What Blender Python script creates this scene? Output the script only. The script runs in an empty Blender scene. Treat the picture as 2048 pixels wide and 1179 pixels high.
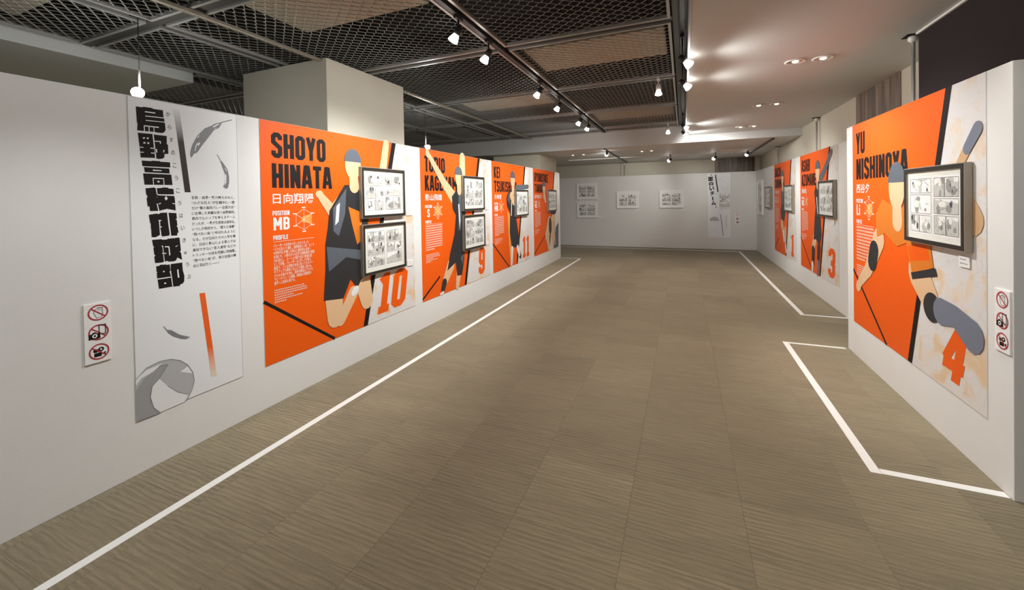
import bpy, bmesh, math, random
from mathutils import Vector, Matrix

# ------------------------------------------------------------------ camera, world, exposure
SC = bpy.context.scene
COL = SC.collection
CAM_H = 1.52
F_PX, CX, CY = 816.32, 1023.8, 406.61
YAW, PITCH, ROLL = -0.3982, -0.0120, -0.0184
cam_data = bpy.data.cameras.new('camera')
cam = bpy.data.objects.new('camera', cam_data)
COL.objects.link(cam)
fw = Vector((math.sin(YAW) * math.cos(PITCH), math.cos(YAW) * math.cos(PITCH), math.sin(PITCH)))
r0 = Vector((math.cos(YAW), -math.sin(YAW), 0)); u0 = r0.cross(fw)
rr = r0 * math.cos(ROLL) + u0 * math.sin(ROLL); uu = -r0 * math.sin(ROLL) + u0 * math.cos(ROLL)
M = Matrix((rr, uu, -fw)).transposed().to_4x4(); M.translation = (0, 0, CAM_H)
cam.matrix_world = M
cam_data.sensor_fit = 'HORIZONTAL'; cam_data.sensor_width = 36.0
cam_data.lens = F_PX / 2048 * 36.0
cam_data.shift_x = (1024 - CX) / 2048; cam_data.shift_y = (CY - 589.5) / 2048
cam_data.clip_start = 0.05
SC.camera = cam

world = bpy.data.worlds.new('world'); SC.world = world
world.use_nodes = True
world.node_tree.nodes['Background'].inputs[0].default_value = (0.5, 0.5, 0.5, 1)
world.node_tree.nodes['Background'].inputs[1].default_value = 0.05
SC.view_settings.view_transform = 'Standard'
SC.view_settings.look = 'None'
SC.view_settings.gamma = 1.0
SC.view_settings.use_curve_mapping = False
SC.view_settings.exposure = 0.22
SC.cycles.use_denoising = True
SC.cycles.max_bounces = 8
SC.cycles.diffuse_bounces = 4
SC.cycles.adaptive_threshold = 0.02
SC.cycles.sample_clamp_indirect = 6.0

POWER = 1.40            # one factor for every lamp of the hall
COOL = (0.98, 1.0, 0.985)
WARM = (1.0, 0.97, 0.88)

# ------------------------------------------------------------------ materials
def new_mat(name):
    m = bpy.data.materials.new(name); m.use_nodes = True
    return m, m.node_tree, m.node_tree.nodes['Principled BSDF']

def mat(name, col, rough=0.6, metal=0.0, spec=0.5, var=0.05, scale=30.0, bump=0.0, bscale=None, coat=0.0):
    """plain surface: colour broken up by fine noise, optional relief"""
    m, nt, p = new_mat(name)
    N = nt.nodes; L = nt.links
    tc = N.new('ShaderNodeNewGeometry')
    nz = N.new('ShaderNodeTexNoise'); nz.inputs['Scale'].default_value = scale; nz.inputs['Detail'].default_value = 3
    L.new(tc.outputs['Position'], nz.inputs['Vector'])
    mr = N.new('ShaderNodeMapRange'); mr.inputs['To Min'].default_value = 1 - var; mr.inputs['To Max'].default_value = 1 + var
    L.new(nz.outputs['Fac'], mr.inputs['Value'])
    mx = N.new('ShaderNodeVectorMath'); mx.operation = 'SCALE'
    mx.inputs[0].default_value = col[:3]
    L.new(mr.outputs[0], mx.inputs['Scale'])
    L.new(mx.outputs[0], p.inputs['Base Color'])
    p.inputs['Roughness'].default_value = rough; p.inputs['Metallic'].default_value = metal
    p.inputs['Specular IOR Level'].default_value = spec
    p.inputs['Coat Weight'].default_value = coat
    if bump:
        nb = N.new('ShaderNodeTexNoise'); nb.inputs['Scale'].default_value = bscale or scale * 6; nb.inputs['Detail'].default_value = 2
        L.new(tc.outputs['Position'], nb.inputs['Vector'])
        b = N.new('ShaderNodeBump'); b.inputs['Strength'].default_value = bump; b.inputs['Distance'].default_value = 0.002
        L.new(nb.outputs['Fac'], b.inputs['Height']); L.new(b.outputs[0], p.inputs['Normal'])
    return m

def glow(name, col, strength):
    m, nt, p = new_mat(name)
    p.inputs['Base Color'].default_value = (*col, 1)
    p.inputs['Emission Color'].default_value = (*col, 1)
    p.inputs['Emission Strength'].default_value = strength
    return m

def carpet_mat():
    m, nt, p = new_mat('carpet'); N = nt.nodes; L = nt.links
    g = N.new('ShaderNodeNewGeometry'); oi = N.new('ShaderNodeObjectInfo')
    off = N.new('ShaderNodeVectorMath'); off.operation = 'MULTIPLY_ADD'
    comb = N.new('ShaderNodeCombineXYZ')
    for i in range(3): L.new(oi.outputs['Random'], comb.inputs[i])
    off.inputs[1].default_value = (13, 29, 7)
    L.new(comb.outputs[0], off.inputs[0]); L.new(g.outputs['Position'], off.inputs[2])
    def noise(sx, sy, detail=2):
        mp = N.new('ShaderNodeMapping'); mp.inputs['Scale'].default_value = (sx, sy, 1)
        L.new(off.outputs[0], mp.inputs['Vector'])
        n = N.new('ShaderNodeTexNoise'); n.inputs['Scale'].default_value = 1; n.inputs['Detail'].default_value = detail
        L.new(mp.outputs[0], n.inputs['Vector']); return n.outputs['Fac']
    fine = noise(6, 120, 2); pile = noise(420, 420, 1); big = noise(0.9, 4, 2); amp = noise(1.2, 3.0, 1)
    mp = N.new('ShaderNodeMapping'); mp.inputs['Scale'].default_value = (0.22, 1, 1); L.new(off.outputs[0], mp.inputs['Vector'])
    wv = N.new('ShaderNodeTexWave'); wv.wave_type = 'BANDS'; wv.bands_direction = 'Y'; wv.wave_profile = 'SIN'
    wv.inputs['Scale'].default_value = 11.5; wv.inputs['Distortion'].default_value = 5.0; wv.inputs['Detail'].default_value = 3
    wv.inputs['Detail Scale'].default_value = 2.2; wv.inputs['Detail Roughness'].default_value = 0.6
    L.new(mp.outputs[0], wv.inputs['Vector']); ribs = wv.outputs['Fac']
    def rng(v, a, b, lo=0.3, hi=0.7):
        r = N.new('ShaderNodeMapRange'); r.inputs['From Min'].default_value = lo; r.inputs['From Max'].default_value = hi
        r.inputs['To Min'].default_value = a; r.inputs['To Max'].default_value = b; L.new(v, r.inputs['Value']); return r.outputs[0]
    def mul(a, b):
        x = N.new('ShaderNodeMath'); x.operation = 'MULTIPLY'; L.new(a, x.inputs[0]); L.new(b, x.inputs[1]); return x.outputs[0]
    rm = N.new('ShaderNodeMix'); rm.data_type = 'FLOAT'; rm.inputs[2].default_value = 1.0
    L.new(rng(amp, 0.25, 1.0, 0.35, 0.65), rm.inputs[0]); L.new(rng(ribs, 0.84, 1.10, 0, 1), rm.inputs[3])
    f = mul(mul(rm.outputs[0], rng(fine, 0.86, 1.13)), mul(rng(pile, 0.88, 1.12), rng(oi.outputs['Random'], 0.93, 1.08, 0, 1)))
    f = mul(f, rng(big, 0.93, 1.07))
    sc = N.new('ShaderNodeVectorMath'); sc.operation = 'SCALE'; sc.inputs[0].default_value = CARPET
    L.new(f, sc.inputs['Scale']); L.new(sc.outputs[0], p.inputs['Base Color'])
    p.inputs['Roughness'].default_value = 0.85; p.inputs['Specular IOR Level'].default_value = 0.25
    p.inputs['Sheen Weight'].default_value = 0.15; p.inputs['Sheen Roughness'].default_value = 0.5
    add = N.new('ShaderNodeMath'); add.operation = 'ADD'; L.new(ribs, add.inputs[0]); L.new(fine, add.inputs[1])
    b = N.new('ShaderNodeBump'); b.inputs['Strength'].default_value = 0.5; b.inputs['Distance'].default_value = 0.004
    L.new(add.outputs[0], b.inputs['Height']); L.new(b.outputs[0], p.inputs['Normal'])
    return m

def sketch_mat():
    """pale paper with washed beige blotches, the ground of the posters' right strip"""
    m, nt, p = new_mat('sketch_paper'); N = nt.nodes; L = nt.links
    g = N.new('ShaderNodeNewGeometry')
    n = N.new('ShaderNodeTexNoise'); n.inputs['Scale'].default_value = 5.5; n.inputs['Detail'].default_value = 4; n.inputs['Distortion'].default_value = 0.6
    L.new(g.outputs['Position'], n.inputs['Vector'])
    cr = N.new('ShaderNodeValToRGB'); e = cr.color_ramp.elements
    e[0].position = 0.50; e[0].color = (0.72, 0.70, 0.685, 1); e[1].position = 0.64; e[1].color = (0.74, 0.55, 0.36, 1)
    x = e.new(0.56); x.color = (0.74, 0.66, 0.58, 1)
    L.new(n.outputs['Fac'], cr.inputs[0])
    n2 = N.new('ShaderNodeTexNoise'); n2.inputs['Scale'].default_value = 9; n2.inputs['Detail'].default_value = 1
    L.new(g.outputs['Position'], n2.inputs['Vector'])
    c2 = N.new('ShaderNodeValToRGB'); k = c2.color_ramp.elements
    k[0].position = 0.485; k[0].color = (1, 1, 1, 1); k[1].position = 0.515; k[1].color = (1, 1, 1, 1)
    y = k.new(0.5); y.color = (0.91, 0.90, 0.89, 1)
    L.new(n2.outputs['Fac'], c2.inputs[0])
    mx = N.new('ShaderNodeMix'); mx.data_type = 'RGBA'; mx.blend_type = 'MULTIPLY'; mx.inputs[0].default_value = 1
    L.new(cr.outputs[0], mx.inputs[6]); L.new(c2.outputs[0], mx.inputs[7]); L.new(mx.outputs[2], p.inputs['Base Color'])
    p.inputs['Roughness'].default_value = 0.4
    return m

def wood_mat():
    m, nt, p = new_mat('wood_laminate'); N = nt.nodes; L = nt.links
    g = N.new('ShaderNodeNewGeometry'); oi = N.new('ShaderNodeObjectInfo')
    mp = N.new('ShaderNodeMapping'); mp.inputs['Scale'].default_value = (22, 22, 1.6)
    L.new(g.outputs['Position'], mp.inputs['Vector'])
    n = N.new('ShaderNodeTexNoise'); n.inputs['Scale'].default_value = 1; n.inputs['Detail'].default_value = 4
    L.new(mp.outputs[0], n.inputs['Vector'])
    cr = N.new('ShaderNodeValToRGB'); e = cr.color_ramp.elements
    e[0].position = 0.32; e[0].color = (0.085, 0.055, 0.038, 1); e[1].position = 0.68; e[1].color = (0.27, 0.20, 0.145, 1)
    L.new(n.outputs['Fac'], cr.inputs[0])
    mr = N.new('ShaderNodeMapRange'); mr.inputs['To Min'].default_value = 0.75; mr.inputs['To Max'].default_value = 1.15
    L.new(oi.outputs['Random'], mr.inputs['Value'])
    s = N.new('ShaderNodeVectorMath'); s.operation = 'SCALE'; L.new(cr.outputs[0], s.inputs[0]); L.new(mr.outputs[0], s.inputs['Scale'])
    L.new(s.outputs[0], p.inputs['Base Color']); p.inputs['Roughness'].default_value = 0.5
    return m

def fade_mat(name, c0, c1, z0, z1):
    """printed bar whose ink runs from one colour to another along its height"""
    m, nt, p = new_mat(name); N = nt.nodes; L = nt.links
    tc = N.new('ShaderNodeTexCoord'); sp = N.new('ShaderNodeSeparateXYZ'); L.new(tc.outputs['Object'], sp.inputs[0])
    mr = N.new('ShaderNodeMapRange'); mr.inputs['From Min'].default_value = z0; mr.inputs['From Max'].default_value = z1
    L.new(sp.outputs['Z'], mr.inputs['Value'])
    cr = N.new('ShaderNodeValToRGB'); cr.color_ramp.elements[0].color = (*c0, 1); cr.color_ramp.elements[1].color = (*c1, 1)
    L.new(mr.outputs[0], cr.inputs[0]); L.new(cr.outputs[0], p.inputs['Base Color']); p.inputs['Roughness'].default_value = 0.4
    return m

def glass_mat():
    m = bpy.data.materials.new('pane_glass'); m.use_nodes = True; nt = m.node_tree; N = nt.nodes; L = nt.links
    N.clear()
    o = N.new('ShaderNodeOutputMaterial'); mix = N.new('ShaderNodeMixShader'); t = N.new('ShaderNodeBsdfTransparent')
    g = N.new('ShaderNodeBsdfGlossy'); g.inputs['Roughness'].default_value = 0.05
    lw = N.new('ShaderNodeLayerWeight'); lw.inputs['Blend'].default_value = 0.5
    pw = N.new('ShaderNodeMath'); pw.operation = 'POWER'; pw.inputs[1].default_value = 5; L.new(lw.outputs['Facing'], pw.inputs[0])
    fr = N.new('ShaderNodeMath'); fr.operation = 'MULTIPLY_ADD'; fr.inputs[1].default_value = 0.7; fr.inputs[2].default_value = 0.03; L.new(pw.outputs[0], fr.inputs[0])
    L.new(fr.outputs[0], mix.inputs[0]); L.new(t.outputs[0], mix.inputs[1]); L.new(g.outputs[0], mix.inputs[2]); L.new(mix.outputs[0], o.inputs[0])
    return m

CARPET = (0.226, 0.184, 0.116)
MT = {
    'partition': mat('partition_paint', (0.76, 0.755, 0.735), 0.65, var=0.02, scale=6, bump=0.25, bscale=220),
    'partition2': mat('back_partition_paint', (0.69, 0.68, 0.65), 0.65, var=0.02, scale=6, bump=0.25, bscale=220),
    'cream': mat('cream_wallpaper', (0.60, 0.56, 0.46), 0.8, var=0.03, scale=5, bump=0.3, bscale=160),
    'soffit': mat('soffit_paint', (0.63, 0.625, 0.60), 0.55, var=0.02, scale=4),
    'beam': mat('beam_paint', (0.58, 0.585, 0.57), 0.7, var=0.02, scale=4),
    'trim': mat('white_trim', (0.8, 0.78, 0.74), 0.5),
    'dark': mat('dark_wall_paint', (0.026, 0.019, 0.020), 0.85, spec=0.15, var=0.08, scale=8, bump=0.2),
    'void': mat('void_black', (0.012, 0.011, 0.010), 0.9),
    'duct': mat('grey_ceiling_board', (0.66, 0.68, 0.66), 0.55, var=0.03, scale=3),
    'mesh': mat('mesh_metal', (0.43, 0.42, 0.395), 0.45, 0.25, var=0.06),
    'pframe': mat('panel_frame_metal', (0.43, 0.425, 0.41), 0.4, 0.4),
    'rail': mat('rail_dark_metal', (0.085, 0.08, 0.074), 0.5, 0.3),
    'tube': mat('conduit_metal', (0.40, 0.36, 0.29), 0.35, 0.6),
    'black': mat('black_metal', (0.018, 0.018, 0.018), 0.45),
    'chrome': mat('chrome', (0.80, 0.79, 0.76), 0.22, 0.75, var=0.02),
    'wplastic': mat('white_plastic', (0.78, 0.76, 0.72), 0.4),
    'board': mat('insulation_board', (0.52, 0.46, 0.36), 0.8, var=0.12, scale=10),
    'tape': mat('white_tape', (0.80, 0.79, 0.76), 0.5, var=0.03, scale=15),
    'carpet': carpet_mat(),
    'orange': mat('orange_print', (0.84, 0.108, 0.003), 0.45, spec=0.25, var=0.015, scale=3),
    'ink': mat('black_ink', (0.010, 0.008, 0.008), 0.6, spec=0.2),
    'white': mat('white_print', (0.80, 0.80, 0.80), 0.4, var=0.01),
    'pale': mat('pale_lettering', (0.86, 0.70, 0.58), 0.4),
    'sketch': sketch_mat(),
    'skin': mat('tan_print', (0.76, 0.50, 0.29), 0.4, var=0.03, scale=8),
    'skin2': mat('tan_shade_print', (0.60, 0.37, 0.20), 0.4),
    'kit': mat('charcoal_print', (0.022, 0.023, 0.026), 0.45),
    'kit2': mat('slate_print', (0.10, 0.115, 0.14), 0.45),
    'okit': mat('dark_orange_print', (0.70, 0.19, 0.015), 0.4),
    'amber': mat('amber_print', (0.86, 0.33, 0.06), 0.4),
    'slate': mat('slate_blue_print', (0.17, 0.19, 0.25), 0.45),
    'banner': mat('banner_print', (0.80, 0.81, 0.82), 0.42, var=0.01, scale=3),
    'grey': mat('grey_ink', (0.20, 0.21, 0.22), 0.45, var=0.15, scale=40),
    'lgrey': mat('light_grey_ink', (0.45, 0.455, 0.46), 0.45, var=0.04, scale=20),
    'mgrey': mat('mid_grey_ink', (0.33, 0.335, 0.34), 0.45, var=0.04, scale=20),
    'red': mat('red_ink', (0.42, 0.035, 0.055), 0.45),
    'blackframe': mat('black_frame', (0.022, 0.018, 0.015), 0.4),
    'framebox': mat('frame_side', (0.30, 0.26, 0.21), 0.45),
    'whiteframe': mat('white_frame', (0.88, 0.87, 0.85), 0.4),
    'paper': mat('paper', (0.78, 0.77, 0.70), 0.6, var=0.015),
    'tone': mat('tone_light', (0.56, 0.55, 0.51), 0.6, var=0.12, scale=60),
    'tone2': mat('tone_mid', (0.30, 0.295, 0.28), 0.6, var=0.25, scale=50),
    'inkline': mat('ink_line', (0.06, 0.058, 0.055), 0.6),
    'fadeblack': fade_mat('black_to_paper', (0.02, 0.018, 0.02), (0.75, 0.76, 0.77), 1.60, 1.80),
    'fadeorange': fade_mat('orange_to_paper', (0.78, 0.66, 0.52), (0.83, 0.12, 0.01), 0.10, 0.28),
    'wood': wood_mat(),
    'glass': glass_mat(),
    'bulb': glow('lamp_glow', (1.0, 0.97, 0.90), 14.0),
    'bulbw': glow('warm_lamp_glow', (1.0, 0.86, 0.66), 3.0),
    'reflector': mat('reflector', (0.72, 0.66, 0.56), 0.25, 0.9),
}

# ------------------------------------------------------------------ geometry helpers
def link(o, parent=None):
    COL.objects.link(o)
    if parent: o.parent = parent
    return o

def mesh_obj(name, bm, m, parent=None, smooth=False):
    me = bpy.data.meshes.new(name); bm.to_mesh(me); bm.free()
    if smooth:
        for f in me.polygons: f.use_smooth = True
    me.materials.append(MT[m])
    return link(bpy.data.objects.new(name, me), parent)

def add_box(bm, x0, x1, y0, y1, z0, z1, bev=0.0):
    r = bmesh.ops.create_cube(bm, size=1)['verts']
    bmesh.ops.scale(bm, vec=(x1 - x0, y1 - y0, z1 - z0), verts=r)
    bmesh.ops.translate(bm, vec=((x0 + x1) / 2, (y0 + y1) / 2, (z0 + z1) / 2), verts=r)
    if bev:
        es = list({e for v in r for e in v.link_edges})
        bmesh.ops.bevel(bm, geom=es, offset=bev, segments=2, affect='EDGES', profile=0.6)

def box(name, x0, x1, y0, y1, z0, z1, m, parent=None, bev=0.0):
    bm = bmesh.new(); add_box(bm, x0, x1, y0, y1, z0, z1, bev)
    return mesh_obj(name, bm, m, parent)

def add_lathe(bm, prof, seg=24, mtx=None, caps=True):
    """profile of (radius, z) turned round the z axis"""
    rings = []
    for r, z in prof:
        rings.append([bm.verts.new((r * math.cos(2 * math.pi * i / seg), r * math.sin(2 * math.pi * i / seg), z)) for i in range(seg)])
    for a, b in zip(rings, rings[1:]):
        for i in range(seg):
            bm.faces.new((a[i], a[(i + 1) % seg], b[(i + 1) % seg], b[i]))
    if caps:
        bm.faces.new(rings[0][::-1]); bm.faces.new(rings[-1])
    if mtx is not None:
        bmesh.ops.transform(bm, matrix=mtx, verts=[v for r in rings for v in r])

def lathe(name, prof, m, parent=None, seg=24, mtx=None, caps=True, smooth=True):
    bm = bmesh.new(); add_lathe(bm, prof, seg, mtx, caps)
    bmesh.ops.recalc_face_normals(bm, faces=bm.faces)
    o = mesh_obj(name, bm, m, parent, smooth)
    return o

def struct(o):
    o['kind'] = 'structure'; return o

def tag(o, label, cat, group=None):
    o['label'] = label; o['category'] = cat
    if group: o['group'] = group
    return o

def empty(name, loc=(0, 0, 0), rz=0.0, parent=None):
    o = bpy.data.objects.new(name, None); o.empty_display_size = 0.1
    link(o, parent); o.location = loc; o.rotation_euler = (0, 0, rz)
    return o

def spot(loc, target, watts, cone, blend=0.6, radius=0.04, col=COOL, parent=None):
    l = bpy.data.lights.new('lamp', 'SPOT'); l.energy = watts * POWER; l.spot_size = math.radians(cone); l.spot_blend = blend
    l.shadow_soft_size = radius; l.color = col
    o = bpy.data.objects.new('lamp', l); COL.objects.link(o)
    d = Vector(target) - Vector(loc)
    mw = d.to_track_quat('-Z', 'Y').to_matrix().to_4x4(); mw.translation = loc
    if parent:
        o.parent = parent
        o.matrix_parent_inverse = parent.matrix_basis.inverted()
    o.matrix_basis = mw
    return o

# ---- flat print: polygons in the local x (across) / z (up) plane, facing local -y
def flat(name, polys, m, parent, layer, stuff=False):
    vs, fs = [], []
    for n_, p in enumerate(polys):
        area = sum(p[i][0] * p[(i + 1) % len(p)][1] - p[(i + 1) % len(p)][0] * p[i][1] for i in range(len(p)))
        q = p if area > 0 else p[::-1]
        fs.append(list(range(len(vs), len(vs) + len(q))))
        vs += [(x, -layer - (n_ % 14) * 1.4e-5, z) for x, z in q]   # overlapping strokes never share a plane
    me = bpy.data.meshes.new(name); me.from_pydata(vs, [], fs); me.update(); me.materials.append(MT[m])
    o = link(bpy.data.objects.new(name, me), parent)
    if stuff: o['kind'] = 'stuff'
    return o

def stroke(pts, w, closed=False):
    """polyline -> list of quads with mitred joins; w one width or a width per point"""
    P = [Vector((a, b)) for a, b in pts]; n = len(P); h = [x / 2 for x in w] if isinstance(w, (list, tuple)) else [w / 2] * n
    L, R = [], []
    for i in range(n):
        a = P[(i - 1) % n] if (closed or i > 0) else None
        b = P[(i + 1) % n] if (closed or i < n - 1) else None
        d1 = (P[i] - a).normalized() if a is not None else (b - P[i]).normalized()
        d2 = (b - P[i]).normalized() if b is not None else d1
        t = d1 + d2
        t = t.normalized() if t.length > 1e-6 else d1
        nn = Vector((-t.y, t.x)); c = max(0.45, nn.dot(Vector((-d1.y, d1.x))))
        L.append(P[i] + nn * h[i] / c); R.append(P[i] - nn * h[i] / c)
    out = []
    for i in range(n if closed else n - 1):
        j = (i + 1) % n
        out.append([tuple(L[i]), tuple(R[i]), tuple(R[j]), tuple(L[j])])
    return out

def ellipse(cx, cz, rx, rz, n=24, rot=0.0, a0=0, a1=2 * math.pi):
    out = []
    for i in range(n):
        t = a0 + (a1 - a0) * i / (n if abs(a1 - a0 - 2 * math.pi) < 1e-6 else n - 1)
        x, z = rx * math.cos(t), rz * math.sin(t)
        out.append((cx + x * math.cos(rot) - z * math.sin(rot), cz + x * math.sin(rot) + z * math.cos(rot)))
    return out

def limb(x0, z0, x1, z1, r0_, r1_, n=7):
    """tapered bar with round ends"""
    a = math.atan2(z1 - z0, x1 - x0); out = []
    for i in range(n): t = a - math.pi / 2 + math.pi * i / (n - 1); out.append((x1 + r1_ * math.cos(t), z1 + r1_ * math.sin(t)))
    for i in range(n): t = a + math.pi / 2 + math.pi * i / (n - 1); out.append((x0 + r0_ * math.cos(t), z0 + r0_ * math.sin(t)))
    return out

# ---- condensed capitals drawn as strokes (unit height)
xl, xr, yb, yt, ch, mid = 0.09, 0.37, 0.085, 0.915, 0.075, 0.23
CC = [(xr, .70), (xr, yt - ch), (xr - ch, yt), (xl + ch, yt), (xl, yt - ch), (xl, yb + ch), (xl + ch, yb), (xr - ch, yb), (xr, yb + ch)]
GLY = {
 'O': (.46, [('c', [(xl + ch, yb), (xr - ch, yb), (xr, yb + ch), (xr, yt - ch), (xr - ch, yt), (xl + ch, yt), (xl, yt - ch), (xl, yb + ch)])]),
 'S': (.46, [[(xl, .28), (xl, yb + ch), (xl + ch, yb), (xr - ch, yb), (xr, yb + ch), (xr, .40), (xl, .62), (xl, yt - ch), (xl + ch, yt), (xr - ch, yt), (xr, yt - ch), (xr, .72)]]),
 'H': (.46, [[(xl, 0), (xl, 1)], [(xr, 0), (xr, 1)], [(xl, .5), (xr, .5)]]),
 'Y': (.46, [[(xl - .02, 1), (mid, .42)], [(xr + .02, 1), (mid, .42)], [(mid, .48), (mid, 0)]]),
 'I': (.18, [[(.09, 0), (.09, 1)]]),
 'N': (.46, [[(xl, 0), (xl, 1)], [(xr, 0), (xr, 1)], [(xl, .98), (xr, .02)]]),
 'A': (.48, [[(.07, 0), (.19, 1)], [(.41, 0), (.29, 1)], [(.12, .27), (.36, .27)], [(.17, .93), (.31, .93)]]),
 'T': (.42, [[(0, yt), (.42, yt)], [(.21, 0), (.21, .9)]]),
 'B': (.46, [[(xl, 0), (xl, 1)], [(xl, yt), (xr - ch, yt), (xr, yt - ch), (xr, .57), (xr - .06, .5), (xl, .5)], [(xr - .06, .5), (xr, .43), (xr, yb + ch), (xr - ch, yb), (xl, yb)]]),
 'K': (.46, [[(xl, 0), (xl, 1)], [(xl, .38), (xr, 1)], [(.19, .54), (xr + .01, 0)]]),
 'C': (.46, [CC + [(xr, .30)]]),
 'G': (.46, [CC + [(xr, .46), (mid, .46)]]),
 'E': (.42, [[(xl, 0), (xl, 1)], [(xl, yt), (.41, yt)], [(xl, .5), (.37, .5)], [(xl, yb), (.41, yb)]]),
 'F': (.42, [[(xl, 0), (xl, 1)], [(xl, yt), (.41, yt)], [(xl, .5), (.37, .5)]]),
 'L': (.40, [[(xl, 0), (xl, 1)], [(xl, yb), (.39, yb)]]),
 'M': (.60, [[(.09, 0), (.09, 1)], [(.51, 0), (.51, 1)], [(.09, .98), (.3, .34)], [(.51, .98), (.3, .34)]]),
 'U': (.46, [[(xl, 1), (xl, yb + ch), (xl + ch, yb), (xr - ch, yb), (xr, yb + ch), (xr, 1)]]),
 'R': (.46, [[(xl, 0), (xl, 1)], [(xl, yt), (xr - ch, yt), (xr, yt - ch), (xr, .52), (xr - ch, .45), (xl, .45)], [(.24, .45), (xr + .01, 0)]]),
 'P': (.46, [[(xl, 0), (xl, 1)], [(xl, yt), (xr - ch, yt), (xr, yt - ch), (xr, .50), (xr - ch, .42), (xl, .42)]]),
 'D': (.46, [[(xl, 0), (xl, 1)], [(xl, yt), (xr - ch, yt), (xr, yt - ch), (xr, yb + ch), (xr - ch, yb), (xl, yb)]]),
 'Z': (.46, [[(.04, yt), (xr, yt), (xl, yb), (.42, yb)]]),
 'W': (.62, [[(.08, 1), (.17, .02)], [(.17, .02), (.31, .9)], [(.31, .9), (.45, .02)], [(.45, .02), (.54, 1)]]),
 'i': (.18, [[(.09, 0), (.09, .68)], [(.09, .80), (.09, .97)]]),
 '1': (.36, [[(.20, 0), (.20, 1)], [(.20, .92), (.04, .80)], [(.04, .07), (.36, .07)]]),
 '9': (.48, [[(xl, .28), (xl, yb + ch), (xl + ch, yb), (xr - ch, yb), (xr, yb + ch), (xr, yt - ch), (xr - ch, yt), (xl + ch, yt), (xl, yt - ch), (xl, .52), (xl + ch, .44), (xr, .44)]]),
 '3': (.46, [[(xl, .72), (xl, yt - ch), (xl + ch, yt), (xr - ch, yt), (xr, yt - ch), (xr, .58), (xr - .07, .5), (.17, .5)], [(xr - .07, .5), (xr, .42), (xr, yb + ch), (xr - ch, yb), (xl + ch, yb), (xl, yb + ch), (xl, .28)]]),
 '4': (.52, [[(.36, 0), (.36, 1)], [(.33, .95), (.07, .30)], [(.02, .25), (.50, .25)]]),
}
GLY['0'] = GLY['O']

def caps(text, x, z, h, width=None, gap=0.07, slant=0.0, wgt=0.165, squeeze=None):
    """polygons of a line of capitals; width stretches the line to a measured length"""
    tot = sum(GLY[c][0] + gap for c in text if c in GLY) + sum(0.2 for c in text if c == ' ') - gap
    k = (width / (tot * h)) if width else 1.0
    if squeeze: k = squeeze
    out, cx = [], 0.0
    for c in text:
        if c == ' ': cx += 0.2; continue
        W, st = GLY[c]
        for s in st:
            closed = s[0] == 'c'
            for q in stroke(s[1] if closed else s, wgt, closed):
                out.append([(x + ((px + cx) * k + slant * pz) * h, z + pz * h) for px, pz in q])
        cx += W + gap
    return out

# ---- writing set in the built-in typeface, turned into mesh
def text(name, body, x, z, w, h, m, parent, layer, bold=0.0, lines=None, vertical=False):
    c = bpy.data.curves.new(name, 'FONT'); c.body = body; c.size = 1; c.offset = bold; c.resolution_u = 2
    if lines: c.space_line = lines
    o = bpy.data.objects.new(name, c); COL.objects.link(o)
    bpy.context.view_layer.update()
    dg = bpy.context.evaluated_depsgraph_get()
    me = bpy.data.meshes.new_from_object(o.evaluated_get(dg))
    bpy.data.objects.remove(o); bpy.data.curves.remove(c)
    xs = [v.co.x for v in me.vertices]; ys = [v.co.y for v in me.vertices]
    if not xs: return None
    ax, bx_, ay, by = min(xs), max(xs), min(ys), max(ys)
    for v in me.vertices:
        px = x + (v.co.x - ax) / (bx_ - ax) * w; pz = z + (v.co.y - ay) / (by - ay) * h
        v.co = (px, -layer, pz)
    me.name = name; me.materials.clear(); me.materials.append(MT[m]); me.update()
    return link(bpy.data.objects.new(name, me), parent)

def fake_lines(x0, x1, z_top, z_bot, n, rng, last=0.5, fill=0.62):
    """lines of lettering too small to read: broken little dashes"""
    out = []; pitch = (z_top - z_bot) / n
    for i in range(n):
        end = x1 if i < n - 1 else x0 + (x1 - x0) * last
        x = x0; zt = z_top - i * pitch
        while x < end - 0.006:
            w = rng.uniform(0.010, 0.017); a = rng.uniform(0, .2) * pitch; b = rng.uniform(0, .25) * pitch
            w = min(w, end - x)
            out += stroke([(x, zt - pitch * fill * .15 - a * .4), (x + w, zt - pitch * fill * .15 - a * .4)], pitch * .17)
            out += stroke([(x, zt - pitch * fill * .75 + b * .3), (x + w, zt - pitch * fill * .75 + b * .3)], pitch * .17)
            out += stroke([(x + w * rng.uniform(.3, .7), zt), (x + w * rng.uniform(.3, .7), zt - pitch * fill)], 0.0028)
            x += w + 0.0035
    return out

# ------------------------------------------------------------------ the hall
XL, XN, XF, YBK = -2.8625, 1.468, 1.816, 12.73      # faces of the left, near right, far right and back partitions
HP = 2.14                                            # height of the partitions
ZM, ZS, ZF = 2.88, 2.68, 2.545                       # mesh ceiling, right soffit, far ceiling
YB = 8.66                                            # step down to the far ceiling
XB, YBB = 1.95, 13.03                                # building walls behind the partitions
YR, XLL = -4.5, -8.0                                 # rear and far left building walls

floor = struct(box('floor', XLL - .1, XB + .3, YR - .1, YBB + .1, -0.12, -0.006, 'carpet'))
TP = 0.508
bm = bmesh.new(); add_box(bm, .0005, TP - .0005, .0005, TP - .0005, -0.0055, 0.0)
tile0 = None
for i in range(11):
    for j in range(25):
        if tile0 is None:
            t = tile0 = mesh_obj('carpet_tile', bm, 'carpet', floor)
        else:
            t = tile0.copy(); link(t, floor)
        t.location = (-3.312 + i * TP, 0.246 + j * TP, 0)

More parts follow.
